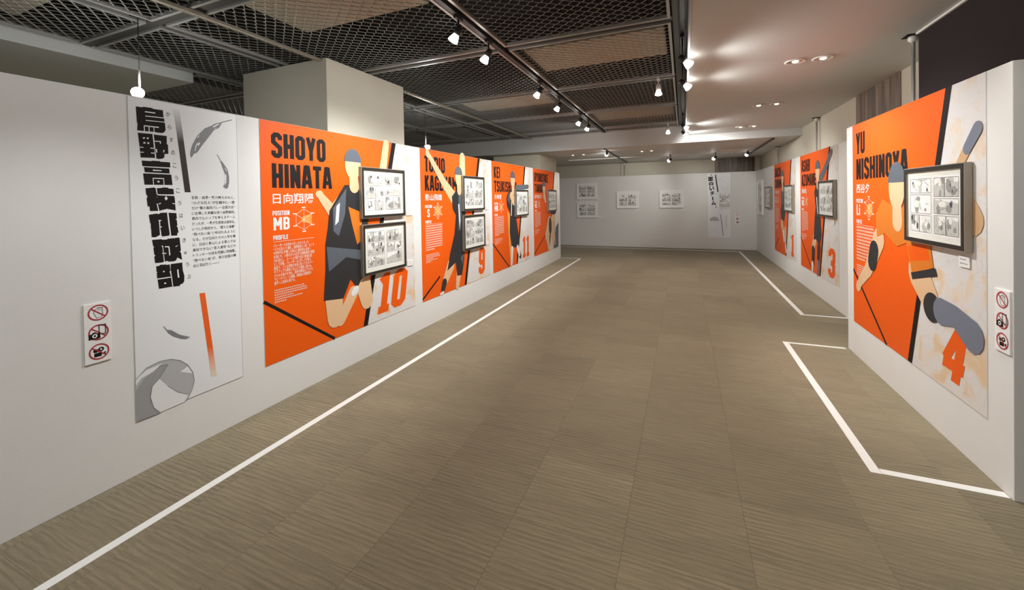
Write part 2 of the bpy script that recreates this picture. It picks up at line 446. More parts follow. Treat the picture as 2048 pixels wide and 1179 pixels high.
struct(box('wall_left', XL - .06, XL, -3.2, 9.91, 0, HP, 'partition', bev=.002))
struct(box('wall_right_near', XN, XN + .09, 2.757, 4.93, 0, HP, 'partition', bev=.003))
struct(box('wall_right_far', XF, XF + .06, 6.10, YBK, 0, HP, 'partition', bev=.002))
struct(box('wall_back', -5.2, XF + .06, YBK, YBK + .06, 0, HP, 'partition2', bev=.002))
bwr = struct(box('wall_right_building', XB, XB + .2, 3.93, YBB, 0, 3.6, 'cream'))
struct(box('wall_right_dark', 1.60, XB + .2, YR, 3.93, 0, ZS - .001, 'dark'))
struct(box('trim_1', 1.585, 1.60, YR, 3.93, ZS - .014, ZS - .001, 'trim'))
bwb = struct(box('wall_back_building', XLL, XB + .2, YBB, YBB + .2, 0, 3.6, 'cream'))
struct(box('wall_left_building', XLL - .2, XLL, YR, YBB + .2, 0, 3.9, 'cream'))
struct(box('wall_rear', XLL, XB + .2, YR - .2, YR, 0, 3.9, 'partition'))
struct(box('wall_pillar_near', -4.22, -3.058, 2.862, 4.0, 0, ZM - .012, 'cream', bev=.004))
struct(box('wall_pillar_far', -4.22, -3.05, 8.94, 10.3, 0, ZF - .001, 'cream', bev=.004))
for wall, y_axis, a, b, n in ((bwr, True, 5.10, 6.19, 8), (bwb, False, 0.834, 1.83, 7)):
    w = (b - a) / n
    for k in range(n):
        p0, p1 = a + k * w + .001, a + (k + 1) * w - .001
        if y_axis: box('plank', XB - .012 - (k % 2) * .001, XB, p0, p1, 0, ZS - .002, 'wood', wall)
        else: box('plank', p0, p1, YBB - .012 - (k % 2) * .001, YBB, 0, ZF - .002, 'wood', wall)

# ceilings: plain soffit on the right, lower ceiling at the far end, black void above the mesh
struct(box('ceiling', .06, XB + .2, YR, YB, ZS, 2.93, 'soffit'))
struct(box('ceiling', XLL, XB + .2, YB, YBB, ZF, 2.93, 'soffit'))
struct(box('trim_2', XLL, XB, YB - .012, YB, ZF, ZM + .03, 'beam'))
struct(box('trim_3', .046, .06, YR, YB - .012, ZS - .006, ZM, 'pframe'))
struct(box('ceiling', XLL - .2, XB + .2, YR - .2, YBB + .2, 3.7, 3.9, 'void'))
struct(box('ceiling', -6.36, -4.66, YR + .1, 2.64, 2.775, 2.90, 'duct', bev=.004))

mesh_ceiling = struct(empty('ceiling', (-3.0, 2.0, ZM)))
PITCH_X, PITCH_Y = 0.107, 0.079
mesh_cache = {}
def expanded(w, h):
    """expanded metal sheet: tilted strands meeting in flat bonds, diamond openings 107 x 79 mm"""
    key = (round(w, 3), round(h, 3))
    if key in mesh_cache: return mesh_cache[key]
    vs, fs = [], []
    hx, hy = PITCH_X / 2, PITCH_Y / 2
    nx, ny = int(w / hx), int(h / hy)
    ca, sa = math.cos(0.75), math.sin(0.75)
    def strand(x0, y0, x1, y1, wd=0.0085, th=0.0022):
        dx, dy = x1 - x0, y1 - y0; l = math.hypot(dx, dy); tx, ty = dx / l, dy / l
        e = 0.004
        x0, y0, x1, y1 = x0 - tx * e, y0 - ty * e, x1 + tx * e, y1 + ty * e
        b = len(vs)
        for (px, py) in ((x0, y0), (x1, y1)):
            for s, t in ((-1, -1), (1, -1), (1, 1), (-1, 1)):
                a, c = s * wd / 2, t * th / 2
                yy = a * ca - c * sa; zz = a * sa + c * ca
                vs.append((px, py + yy, zz))
        for k in range(4):
            fs.append((b + k, b + (k + 1) % 4, b + 4 + (k + 1) % 4, b + 4 + k))
    for j in range(ny + 1):
        y = j * hy
        for i in range(nx + 1):
            if (i + j) % 2: continue
            x = i * hx
            if i < nx and j < ny:
                strand(x + .010, y + .003, x + hx - .010, y + hy - .003)
            if i > 0 and j < ny:
                strand(x - .010, y + .003, x - hx + .010, y + hy - .003)
            strand(max(0, x - .012), y, min(w, x + .012), y, 0.010)
    me = bpy.data.meshes.new('expanded_mesh'); me.from_pydata(vs, [], fs); me.update(); me.materials.append(MT['mesh'])
    mesh_cache[key] = me
    return me

frame_cache = {}
def ceiling_panel(x0, x1, y0, y1):
    w, h = x1 - x0, y1 - y0; key = (round(w, 3), round(h, 3))
    if key in frame_cache:
        f = bpy.data.objects.new('mesh_panel', frame_cache[key]); link(f, mesh_ceiling)
    else:
        bm = bmesh.new(); t = .022
        add_box(bm, 0, w, 0, t, 0, .03); add_box(bm, 0, w, h - t, h, 0, .03)
        add_box(bm, 0, t, t, h - t, 0, .03); add_box(bm, w - t, w, t, h - t, 0, .03)
        f = mesh_obj('mesh_panel', bm, 'pframe', mesh_ceiling); frame_cache[key] = f.data
    f.location = Vector((x0, y0, ZM - .012)) - mesh_ceiling.location
    s = bpy.data.objects.new('expanded_mesh', expanded(w - .02, h - .02)); link(s, f)
    s.location = (.01, .01, .018); s['kind'] = 'stuff'

ROWS = [-1.37, .23, 1.81, 3.40, 5.0, 6.535, 8.17, 8.69]
COLS = [(-1.455, -.075), (-3.59, -1.545), (-4.60, -3.67), (-6.30, -4.68), (-7.95, -6.38)]
for (cx0, cx1) in COLS:
    for ya, yb_ in zip(ROWS, ROWS[1:]):
        a, b = ya + .042, yb_ - .042
        if cx0 == -6.30:
            if b < 2.64: continue
            a = max(a, 2.68)
        ceiling_panel(cx0, cx1, a, b)
def rail(x0, x1, y0, y1, z0, z1, m='rail', name='rail'):
    o = box(name, x0, x1, y0, y1, z0, z1, m, mesh_ceiling); o.location = -mesh_ceiling.location; return o
for y in ROWS[1:-1]:
    rail(-7.95, -1.56, y - .04, y + .04, ZM + .004, ZM + .022); rail(-1.44, -.065, y - .04, y + .04, ZM + .004, ZM + .022)
for x in (-3.63, -4.64, -6.34):
    rail(x - .038, x + .038, YR, YB - .02, ZM + .024, ZM + .045)
rail(-1.553, -1.447, YR, YB - .02, ZM + .012, ZM + .04)
rail(-.062, .044, YR, YB - .02, ZM + .012, ZM + .04)

# boards lying on the mesh
def slab(x0, x1, y0, y1, label, m='board', z=2.925):
    tag(box('ceiling_board', x0, x1, y0, y1, z, z + .04, m, bev=.006), label, 'board', 'boards lying above the mesh ceiling')
slab(-2.86, -1.66, 1.72, 2.49, 'pale beige board above the mesh, in front of the near pillar')
slab(-1.39, -.13, 3.66, 4.36, 'brown board above the mesh beside the right soffit, nearest there')
slab(-3.0, -1.72, 5.15, 5.85, 'beige board above the mesh beside the lit track, behind the pillar')
slab(-1.40, -.12, 6.75, 7.62, 'tan board above the mesh close to the end of the mesh ceiling', z=2.93)
slab(-4.5, -3.8, .5, 1.38, 'grey board above the mesh at the top left corner', z=2.93)
slab(-5.9, -4.8, 5.1, 6.4, 'dark board above the mesh far behind the left wall', m='duct', z=2.93)

# ------------------------------------------------------------------ floor tape
def tape(x0, x1, y0, y1, label):
    tag(box('floor_tape', x0, x1, y0, y1, 0.0002, 0.0012, 'tape'), label, 'tape', 'white tape lines on the carpet')
tape(-2.405, -2.355, -2.5, 9.98, 'long white tape line on the carpet along the left wall')
tape(-2.86, -2.406, 9.955, 10.0, 'short white tape line at the end of the left wall')
tape(.918, .968, 2.772, 4.925, 'white tape line parallel to the near right wall')
tape(.970, 1.466, 2.775, 2.822, 'short white tape line at the near corner of the right wall')
tape(.970, 1.44, 4.885, 4.925, 'short white tape line at the far end of the near right wall')
tape(1.33, 1.38, 6.075, 12.35, 'long white tape line along the far right wall')
tape(1.382, 1.815, 6.075, 6.12, 'short white tape line where the far right wall begins')
tape(-4.2, 1.328, 12.28, 12.35, 'white tape line across the carpet before the back wall')

# ------------------------------------------------------------------ posters
def wall_empty(name, side, along, z, off=0.0):
    if side == 'L': return empty(name, (XL + .0004 + off, along, z), math.pi / 2)
    if side == 'N': return empty(name, (XN - .0004 - off, along, z), -math.pi / 2)
    if side == 'F': return empty(name, (XF - .0004 - off, along, z), -math.pi / 2)
    return empty(name, (along, YBK - .0004 - off, z), 0.0)

PW, PH, PZ = 1.828, 1.826, 0.312
def figure(parent, parts, layer=.0062):
    """plain faceless athlete built of bars and patches"""
    root = empty('figure', (0, 0, 0), 0, parent); k = 0
    for m, polys in parts:
        for p in polys:
            flat('colour_patch', [p], m, root, layer + k * .0001); k += 1

def poster(side, along, l1, l2, kanji, pos, num, label, fig, diag, num_x, num_w, slant, body=None, w2=None, seed=1, kw=.37, radar=(1, .5, .4, .9, .3, .6), w1=None):
    e = wall_empty('poster', side, along, PZ); tag(e, label, 'poster', 'large orange posters')
    box('sheet', 0, PW, -.003, 0, 0, PH, 'white', e)
    flat('orange_ground', [[(0, 0), (1.04, 0), (1.515, PH), (0, PH)]], 'orange', e, .0032)
    flat('sketch_strip', [[(1.055, 0), (PW, 0), (PW, PH), (1.53, PH)]], 'sketch', e, .0034)
    flat('slash', [[(1.0, 0), (1.06, 0), (1.54, PH), (1.475, PH)]], 'ink', e, .0038)
    flat('line', stroke(diag, .024), 'ink', e, .0036)
    rng = random.Random(seed)
    flat('name_lettering', caps(l1, .09, 1.553, .19, w1, wgt=.185) + caps(l2, .09, 1.323, .186, w2, wgt=.185), 'ink', e, .0044)
    text('kanji_lettering', kanji, .09, 1.20, kw, .082, 'white', e, .0046, bold=.012)
    flat('position_lettering', caps('POSITION', .085, 1.112, .036, .145), 'white', e, .0046)
    flat('position_code', caps(pos, .09 if len(pos) > 1 else .125, 1.0, .098, None, squeeze=1.25), 'white', e, .0046)
    ring = []
    cx, cz = .36, 1.07
    hexa = [(cx + .085 * math.sin(k * math.pi / 3), cz + .085 * math.cos(k * math.pi / 3)) for k in range(6)]
    for k in range(3): ring += stroke([hexa[k], hexa[k + 3]], .0035)
    ring += stroke(hexa, .003, True)
    for k, (x, z) in enumerate(hexa):
        d = 1.14; x2, z2 = cx + (x - cx) * d, cz + (z - cz) * d
        ring += stroke([(x2 - .018, z2), (x2 + .018, z2)], .009)
    rad = flat('radar_chart', [[(cx + .08 * r * math.sin(k * math.pi / 3), cz + .08 * r * math.cos(k * math.pi / 3)) for k, r in enumerate(radar)]], 'amber', e, .0046)
    flat('chart_lines', ring, 'pale', rad, .0049)
    flat('profile_lettering', caps('PROFILE', .085, .925, .036, .128), 'white', e, .0046)
    flat('rule', stroke([(.085, .913), (.455, .913)], .003), 'pale', e, .0046)
    if body:
        text('profile_text', body, .085, .585, .37, .312, 'pale', e, .0046, bold=.012)
    else:
        flat('profile_text', fake_lines(.085, .455, .90, .585, 11, rng), 'pale', e, .0046, True)
    flat('profile_small_text', [q for i in range(6) for q in fake_lines(.085, .085 + (.27, .29, .30, .16, .25, .1)[i], .55 - i * .018, .533 - i * .018, 1, rng, last=1)], 'pale', e, .0046, True)
    if num: flat('number', caps(num, num_x, .072, .39, num_w, slant=slant, wgt=.19), 'orange', e, .0046)
    figure(e, fig)
    return e

def head(x, z, r=.105):
    return [('skin', [ellipse(x, z, r * .82, r * 1.15, 28), limb(x, z - r * .6, x + .01, z - r * 1.7, r * .42, r * .5)]),
            ('kit2', [ellipse(x, z + r * .18, r * .9, r * 1.08, 20, 0.0, 0.05, math.pi - .05)])]

BODY1 = '\n'.join(['バレーボールを始めるきっかけとなった', '“小さな巨人”に憧れ、烏野高校に入学。そこで', '中学時代に対戦した影山と運命的な出会い', 'を果たす。小柄ながらも抜群の運動神経と瞬発', '力を活かし、コート上を駆け回る“最強の囮”', 'として活躍。バレーボールに対しては常に', '貪欲で、どんな逆境の状況に陥ってもネバー', 'ギブアップの精神と向上心で挑戦し続ける。', 'さらなる強さを求め、高校卒業後はブラジル', 'でビーチバレーに挑戦。帰国後は実業団の', '選手へと成長を遂げる。'])
FIG1 = [('skin', [limb(.78, 1.22, .66, 1.12, .07, .055), limb(.66, 1.12, .54, 1.25, .055, .035), ellipse(.52, 1.275, .04, .032), limb(.88, .36, .72, .14, .06, .05),
                  limb(.65, .40, .66, .18, .10, .085), limb(1.0, .45, 1.055, .24, .10, .08), limb(1.30, 1.42, 1.38, 1.80, .055, .045)]),
        ('kit', [[(.62, 1.13), (.80, 1.36), (1.06, 1.37), (1.12, 1.1), (1.02, .75), (1.06, .56), (.93, .39), (.85, .49), (.755, .33), (.54, .36), (.565, .62), (.57, .84), (.60, .98)]]),
        ('kit2', [[(.66, 1.15), (.82, 1.33), (.80, 1.10), (.72, .9), (.66, .95)], [(.58, .82), (1.0, .74), (1.02, .64), (.80, .70), (.60, .60)]]),
        ('okit', [[(.84, 1.16), (1.01, 1.10), (1.0, .84), (.94, .80), (.88, 1.0)]]),
        ('white', [[(.70, 1.17), (.74, 1.20), (.72, 1.03), (.68, 1.0)], ellipse(.90, .37, .055, .035, 16, .7)])] + head(.91, 1.55, .12)
FIG2 = [('skin', [limb(.74, 1.24, .52, 1.42, .085, .06), limb(.52, 1.42, .20, 1.74, .06, .035), ellipse(.16, 1.77, .055, .04, 16, 2.2), limb(.98, 1.38, 1.0, 1.79, .09, .075),
                  limb(.64, .34, .50, .16, .09, .06), limb(.86, .25, .80, .03, .07, .045)]),
        ('kit', [[(.70, 1.25), (.80, 1.32), (1.03, 1.34), (1.06, 1.0), (1.02, .70), (1.0, .36), (.93, .16), (.80, .17), (.77, .36), (.55, .28), (.64, .52), (.75, .74), (.80, 1.0), (.72, 1.08)], limb(.48, .14, .44, .06, .055, .045)]),
        ('kit2', [[(.88, 1.3), (.98, 1.28), (.92, .8), (.86, .78)], [(.90, .4), (1.0, .46), (.95, .3)]]),
        ('white', [[(.86, 1.14), (.89, 1.15), (.91, .92), (.885, .82)], limb(.44, .02, .38, .012, .02, .015)])] + head(.89, 1.52, .115)
FIG3 = [('amber', [[(.60, 1.0), (.74, .92), (.78, .4), (.70, .06), (.66, .4)]]),
        ('kit', [[(.58, 1.22), (.72, 1.38), (1.02, 1.38), (1.08, 1.1), (1.02, .84), (1.16, .42), (1.08, .30), (.92, .32), (.78, .32), (.70, .6), (.73, .95), (.60, 1.08)], limb(1.16, .16, 1.2, .11, .05, .04)]),
        ('kit2', [limb(1.05, 1.40, 1.66, 1.44, .06, .04), [(.62, 1.2), (.72, 1.34), (.74, 1.1)]]),
        ('white', [limb(.80, .30, .76, .04, .055, .04), limb(1.06, .3, 1.14, .16, .05, .04), [(.80, 1.2), (.83, 1.2), (.80, .9), (.77, .9)]]),
        ('skin', [limb(.80, 1.26, .92, 1.16, .07, .08)])] + head(.88, 1.55, .125)
FIG4 = [('skin', [limb(.72, 1.30, .80, 1.14, .06, .05), limb(1.1, .62, .86, .36, .17, .12), limb(.90, .36, 1.0, .08, .11, .08), limb(1.45, .9, 1.3, .5, .16, .15), limb(1.3, .5, 1.35, .2, .11, .09)]),
        ('kit', [[(.90, 1.36), (1.3, 1.42), (1.66, 1.2), (1.60, .84), (1.36, .80), (1.05, .92), (.92, 1.1)], ellipse(1.12, .56, .11, .20, 20)]),
        ('kit2', [[(.95, 1.3), (1.2, 1.36), (1.1, 1.05), (.98, 1.05)], [(1.36, 0.01), (1.75, 0.01), (1.8, .6), (1.56, .5)]]),
        ('skin2', [limb(1.42, .62, 1.5, .1, .05, .035)])] + head(.70, 1.44, .12)
FIG5 = [('skin', [limb(.55, .82, .34, .54, .10, .07), limb(.34, .54, .16, .40, .065, .045), ellipse(.13, .36, .065, .05, 18, .7), limb(1.15, .66, 1.30, .50, .125, .10)]),
        ('skin2', [limb(1.60, 1.16, 1.73, 1.04, .10, .085), limb(1.58, 1.32, 1.68, 1.44, .03, .035)]),
        ('okit', [[(.50, 1.02), (.62, 1.15), (.80, 1.10), (1.0, 1.10), (1.2, 1.12), (1.30, .9), (1.34, .72), (1.08, .62), (1.0, .84), (.86, .80), (.66, .88), (.52, .84)]]),
        ('orange', [[(1.02, .82), (1.26, .86), (1.30, .76), (1.06, .72)]]),
        ('kit', [[(1.06, .64), (1.36, .72), (1.38, .67), (1.08, .595)], ellipse(1.32, .46, .10, .095, 22), limb(.46, .72, .42, .62, .085, .08)]),
        ('slate', [limb(1.42, .46, 1.56, .47, .085, .065), limb(1.56, .47, 1.72, .40, .065, .095), limb(1.68, 1.44, 1.77, 1.54, .035, .04)]),
        ('kit2', [[(.80, 1.10), (.86, 1.03), (.95, 1.10)]])] + head(.86, 1.24, .15)
FIG6 = [('kit2', [limb(1.12, 1.42, 1.42, 1.62, .06, .05), limb(1.42, 1.62, 1.58, 1.75, .05, .045)]),
        ('skin', [limb(.82, .55, .72, .38, .09, .07)]),
        ('kit', [[(.80, 1.22), (.92, 1.38), (1.14, 1.36), (1.18, 1.0), (1.08, .85), (1.12, .60), (1.04, .44), (.86, .52), (.74, .50), (.80, .80), (.86, 1.0)], limb(.72, .34, .70, .14, .075, .06), limb(1.0, .42, .96, .2, .07, .05)]),
        ('slate', [limb(.95, .18, .92, .02, .05, .04)]),
        ('white', [[(.90, 1.15), (.93, 1.15), (.98, .9), (.95, .9)], limb(.68, .12, .66, .03, .05, .04)])] + head(.97, 1.53, .125)
FIG7 = [('skin', [limb(.70, .62, .86, .42, .09, .07), limb(1.0, .5, 1.02, .2, .08, .05)]),
        ('kit', [[(.64, 1.2), (.76, 1.38), (.98, 1.36), (1.02, 1.0), (1.0, .8), (.90, .66), (.66, .7), (.60, .86), (.68, 1.0)]]),
        ('kit2', [[(.70, 1.3), (.9, 1.34), (.84, 1.0), (.72, 1.0)]]),
        ('white', [limb(.84, .44, .9, .3, .06, .05), limb(1.02, .18, 1.06, .1, .05, .04)])] + head(.80, 1.52, .125)

poster('L', 2.05, 'SHOYO', 'HINATA', '日向翔陽', 'MB', '10', 'large orange poster numbered ten nearest on the left wall, under two frames', FIG1, [(0, .48), (.65, .0)], 1.18, .45, .20, BODY1, .565, 1, .37, (.35, 1, .95, .3, .35, .3), w1=.505)
poster('L', 4.022, 'TOBIO', 'KAGEYAMA', '影山飛雄', 'S', '9', 'orange poster numbered nine, second along the left wall with raised arm', FIG2, [(0, .03), (.38, .24)], 1.43, .21, .08, None, .86, 2, .37, (.9, .85, .95, .8, .9, .95), w1=.455)
poster('L', 5.967, 'KEI', 'TSUKISHIMA', '月島蛍', 'MB', '11', 'orange poster numbered eleven, third along the left wall', FIG3, [(0, .48), (.66, .0)], 1.31, .36, .06, None, .98, 3, .28, (.6, .7, .6, .8, .9, .8), w1=.24)
poster('L', 7.935, 'RYUNOSUKE', 'TANAKA', '田中龍之介', 'WS', None, 'orange poster without number at the far end of the left wall', FIG4, [(0, .04), (.80, .40)], 1.3, .3, 0, None, .66, 4, .46, (.9, .6, .7, .6, .6, .8), w1=.92)
poster('N', 4.768, 'YU', 'NISHINOYA', '西谷夕', 'Li', '4', 'large orange poster numbered four on the near right wall', FIG5, [(0, .49), (.67, .0)], 1.40, .22, .26, None, .93, 5, .28, (.5, .9, .95, .9, .7, .55), w1=.19)
poster('F', 8.207, 'ASAHI', 'AZUMANE', '東峰旭', 'WS', '3', 'orange poster numbered three on the far right wall', FIG6, [(0, .48), (.66, .0)], 1.40, .26, .10, None, .80, 6, .28, (.9, .6, .7, .6, .6, .6), w1=.48)
poster('F', 10.335, 'DAICHI', 'SAWAMURA', '澤村大地', 'WS', '1', 'orange poster numbered one, farthest on the right wall', FIG7, [(0, .04), (.40, .30)], 1.42, .22, .10, None, .86, 7, .37, (.7, .7, .7, .7, .6, .7), w1=.56)

# ------------------------------------------------------------------ the tall banners
KB=[[(0.038,1.772),(0.069,1.773),(0.072,1.777),(0.117,1.778),(0.119,1.774),(0.169,1.775),(0.171,1.731),(0.174,1.726),(0.176,1.705),(0.178,1.697),(0.18,1.66),(0.174,1.646),(0.162,1.638),(0.137,1.638),(0.122,1.64),(0.073,1.638),(0.041,1.637),(0.044,1.678),(0.041,1.68)],
[(0.044,1.624),(0.113,1.626),(0.119,1.624),(0.185,1.624),(0.184,1.575),(0.19,1.571),(0.191,1.517),(0.171,1.515),(0.17,1.497),(0.163,1.487),(0.142,1.482),(0.128,1.484),(0.123,1.487),(0.054,1.484),(0.051,1.535),(0.048,1.57)],
[(0.058,1.467),(0.105,1.467),(0.107,1.47),(0.147,1.47),(0.149,1.467),(0.198,1.467),(0.199,1.436),(0.061,1.435)],
[(0.068,1.43),(0.193,1.429),(0.195,1.399),(0.071,1.401)],
[(0.063,1.394),(0.203,1.393),(0.208,1.33),(0.068,1.329)],
[(0.072,1.308),(0.116,1.314),(0.125,1.306),(0.128,1.272),(0.135,1.264),(0.126,1.259),(0.136,1.219),(0.133,1.176),(0.091,1.176),(0.088,1.205),(0.08,1.201),(0.076,1.249),(0.081,1.261),(0.074,1.274)],
[(0.127,1.31),(0.154,1.312),(0.156,1.315),(0.184,1.314),(0.186,1.309),(0.212,1.307),(0.214,1.273),(0.129,1.274)],
[(0.128,1.268),(0.215,1.264),(0.218,1.248),(0.221,1.175),(0.176,1.187),(0.136,1.176),(0.129,1.217)],
[(0.084,1.155),(0.126,1.161),(0.128,1.157),(0.139,1.16),(0.141,1.164),(0.175,1.164),(0.18,1.09),(0.186,1.035),(0.182,1.025),(0.167,1.024),(0.147,1.023),(0.141,1.039),(0.131,1.03),(0.114,1.022),(0.095,1.024),(0.094,1.062),(0.097,1.064),(0.093,1.067),(0.092,1.106),(0.085,1.111),(0.091,1.116),(0.088,1.119)],
[(0.182,1.163),(0.224,1.159),(0.226,1.125),(0.218,1.121),(0.225,1.117),(0.228,1.084),(0.222,1.08),(0.228,1.075),(0.233,1.04),(0.226,1.037),(0.226,1.022),(0.193,1.024)],
[(0.096,1.008),(0.144,1.008),(0.146,1.004),(0.171,1.003),(0.174,1.007),(0.209,1.008),(0.212,1.004),(0.214,1.009),(0.237,1.008),(0.239,0.987),(0.243,0.926),(0.235,0.923),(0.243,0.915),(0.248,0.87),(0.222,0.888),(0.217,0.872),(0.205,0.867),(0.175,0.869),(0.17,0.875),(0.157,0.873),(0.141,0.869),(0.108,0.871),(0.105,0.909),(0.111,0.914),(0.105,0.923),(0.102,0.962),(0.107,0.965),(0.101,0.971)],
[(0.113,0.851),(0.129,0.852),(0.132,0.857),(0.163,0.854),(0.165,0.851),(0.181,0.852),(0.185,0.812),(0.179,0.81),(0.187,0.778),(0.116,0.779),(0.115,0.811),(0.119,0.814),(0.114,0.819)],
[(0.118,0.772),(0.188,0.771),(0.192,0.716),(0.124,0.716)],
[(0.186,0.853),(0.248,0.853),(0.25,0.804),(0.258,0.769),(0.256,0.736),(0.249,0.724),(0.235,0.721),(0.232,0.712),(0.197,0.714),(0.191,0.776),(0.186,0.812)]]
KW=[[(0.08,1.753),(0.13,1.754),(0.13,1.748),(0.079,1.747)],
[(0.081,1.728),(0.171,1.732),(0.171,1.727),(0.081,1.723)],
[(0.083,1.703),(0.176,1.707),(0.176,1.703),(0.082,1.698)],
[(0.072,1.671),(0.145,1.673),(0.146,1.666),(0.077,1.665),(0.077,1.638),(0.073,1.638)],
[(0.094,1.667),(0.099,1.668),(0.1,1.639),(0.096,1.639)],
[(0.118,1.668),(0.122,1.669),(0.124,1.64),(0.12,1.64)],
[(0.113,1.626),(0.119,1.626),(0.129,1.484),(0.123,1.485)],
[(0.067,1.601),(0.076,1.602),(0.076,1.594),(0.066,1.593)],
[(0.085,1.602),(0.094,1.603),(0.094,1.595),(0.085,1.593)],
[(0.068,1.573),(0.078,1.575),(0.078,1.566),(0.068,1.565)],
[(0.087,1.574),(0.097,1.575),(0.096,1.566),(0.087,1.565)],
[(0.049,1.545),(0.068,1.545),(0.068,1.541),(0.049,1.54)],
[(0.051,1.517),(0.069,1.517),(0.069,1.513),(0.051,1.512)],
[(0.101,1.545),(0.122,1.545),(0.122,1.54),(0.101,1.54)],
[(0.103,1.517),(0.123,1.517),(0.123,1.512),(0.103,1.512)],
[(0.121,1.588),(0.153,1.59),(0.154,1.575),(0.149,1.574),(0.148,1.584),(0.121,1.583)],
[(0.121,1.538),(0.133,1.541),(0.134,1.52),(0.123,1.517)],
[(0.164,1.537),(0.172,1.539),(0.169,1.526),(0.166,1.52)],
[(0.11,1.418),(0.153,1.416),(0.153,1.411),(0.11,1.411)],
[(0.108,1.37),(0.164,1.37),(0.166,1.328),(0.162,1.328),(0.161,1.365),(0.112,1.365),(0.113,1.328),(0.11,1.328)],
[(0.131,1.353),(0.141,1.353),(0.141,1.344),(0.131,1.344)],
[(0.172,1.265),(0.181,1.248),(0.172,1.237),(0.164,1.248)],
[(0.134,1.22),(0.145,1.223),(0.145,1.218),(0.135,1.214)],
[(0.204,1.221),(0.218,1.218),(0.218,1.213),(0.204,1.217)],
[(0.121,1.308),(0.126,1.309),(0.13,1.272),(0.126,1.272)],
[(0.124,1.219),(0.129,1.219),(0.136,1.175),(0.131,1.175)],
[(0.128,1.122),(0.145,1.121),(0.145,1.116),(0.138,1.115),(0.139,1.084),(0.147,1.082),(0.146,1.077),(0.138,1.078),(0.143,1.038),(0.136,1.035),(0.133,1.117)],
[(0.175,1.165),(0.182,1.165),(0.193,1.023),(0.187,1.024)],
[(0.141,0.969),(0.15,0.968),(0.15,0.959),(0.156,0.873),(0.152,0.874),(0.147,0.959)],
[(0.144,0.926),(0.165,0.923),(0.165,0.918),(0.144,0.92)],
[(0.159,0.964),(0.182,0.961),(0.186,0.907),(0.18,0.906),(0.177,0.955),(0.159,0.958)],
[(0.213,0.957),(0.23,0.963),(0.217,0.953)],
[(0.146,0.819),(0.154,0.817),(0.154,0.81),(0.146,0.811)],
[(0.151,0.748),(0.16,0.746),(0.16,0.738),(0.15,0.74)],
[(0.219,0.814),(0.226,0.815),(0.23,0.764),(0.222,0.764)],
[(0.182,0.813),(0.187,0.812),(0.196,0.714),(0.192,0.715)]]
F1=[[(0.311,1.547),(0.323,1.588),(0.353,1.648),(0.397,1.701),(0.442,1.727),(0.462,1.743),(0.498,1.757),(0.506,1.753),(0.487,1.718),(0.456,1.7),(0.42,1.647),(0.38,1.59),(0.35,1.54),(0.331,1.531),(0.317,1.506),(0.309,1.516)],
[(0.496,1.751),(0.498,1.759),(0.573,1.79),(0.575,1.784)]]
F1w=[[(0.335,1.554),(0.342,1.585),(0.354,1.61),(0.345,1.576),(0.339,1.549)],
[(0.35,1.592),(0.363,1.609),(0.368,1.599),(0.356,1.584)],
[(0.352,1.638),(0.367,1.658),(0.362,1.642),(0.35,1.63)],
[(0.447,1.722),(0.477,1.743),(0.493,1.747),(0.451,1.714)],
[(0.456,1.705),(0.467,1.72),(0.466,1.712)]]
F2=[[(0.487,1.505),(0.502,1.495),(0.522,1.464),(0.535,1.443),(0.544,1.399),(0.544,1.355),(0.534,1.317),(0.523,1.311),(0.503,1.327),(0.517,1.355),(0.52,1.404),(0.501,1.457)],
[(0.468,1.538),(0.472,1.54),(0.492,1.506),(0.487,1.504)]]
F2w=[[(0.512,1.398),(0.526,1.41),(0.525,1.355),(0.511,1.333),(0.52,1.366)],
[(0.514,1.458),(0.527,1.442),(0.529,1.426)]]
F3=[[(0.153,0.466),(0.18,0.455),(0.224,0.413),(0.281,0.381),(0.26,0.375),(0.232,0.384),(0.188,0.414),(0.162,0.443)],
[(0.139,0.491),(0.145,0.487),(0.159,0.461),(0.153,0.461)]]
BALL=[[(-0.002,0.225),(0.052,0.276),(0.114,0.289),(0.173,0.282),(0.222,0.255),(0.262,0.214),(0.29,0.156),(0.297,0.099),(0.282,0.046),(0.257,0.004),(0.239,-0.008),(-0.002,-0.009)]]
BALLw=[[(0.001,0.23),(0.051,0.264),(0.129,0.273),(0.081,0.24),(0.026,0.226),(0.001,0.194)],
[(0.111,0.19),(0.079,0.16),(0.068,0.097),(0.081,0.035),(0.112,-0.011),(0.239,-0.008),(0.263,0.027),(0.206,0.066),(0.153,0.128)],
[(0.262,0.204),(0.288,0.15),(0.221,0.186)]]
BALLd=[[(0,0.164),(0.04,0.219),(0.113,0.264),(0.156,0.254),(0.111,0.19),(0.074,0.156),(0.066,0.098),(0.081,0.031),(0.112,-0.013),(0,-0.01)]]

b = wall_empty('banner', 'L', 1.28, .31); tag(b, 'tall white banner with black vertical title on the left wall', 'banner', 'tall white banners')
box('sheet', 0, .605, -.0025, 0, 0, 1.826, 'banner', b)
flat('border', stroke([(.001, .001), (.604, .001), (.604, 1.825), (.001, 1.825)], .0025, True), 'lgrey', b, .0029)
ttl = empty('title', (0, 0, 0), 0, b)
for grp in ((0,), (1,), (2, 3, 4), (5, 6, 7), (8, 9), (10,), (11, 12, 13)): flat('character', [KB[k] for k in grp], 'ink', ttl, .0033)
for q in KW: flat('character_gap', [q], 'banner', ttl, .0038)
for k, c in enumerate('からすのこうこうはいきゅうぶ'):
    t = k / 13
    small = c == 'ゅ'
    text('reading_lettering', c, .194 + .088 * t - .009, 1.756 - .997 * t - .013, .016 if small else .020, .020 if small else .027, 'inkline', b, .0033, bold=.004)
flat('black_bar', [[(.225, 1.79), (.257, 1.795), (.306, 1.287), (.273, 1.287)]], 'fadeblack', b, .0033)
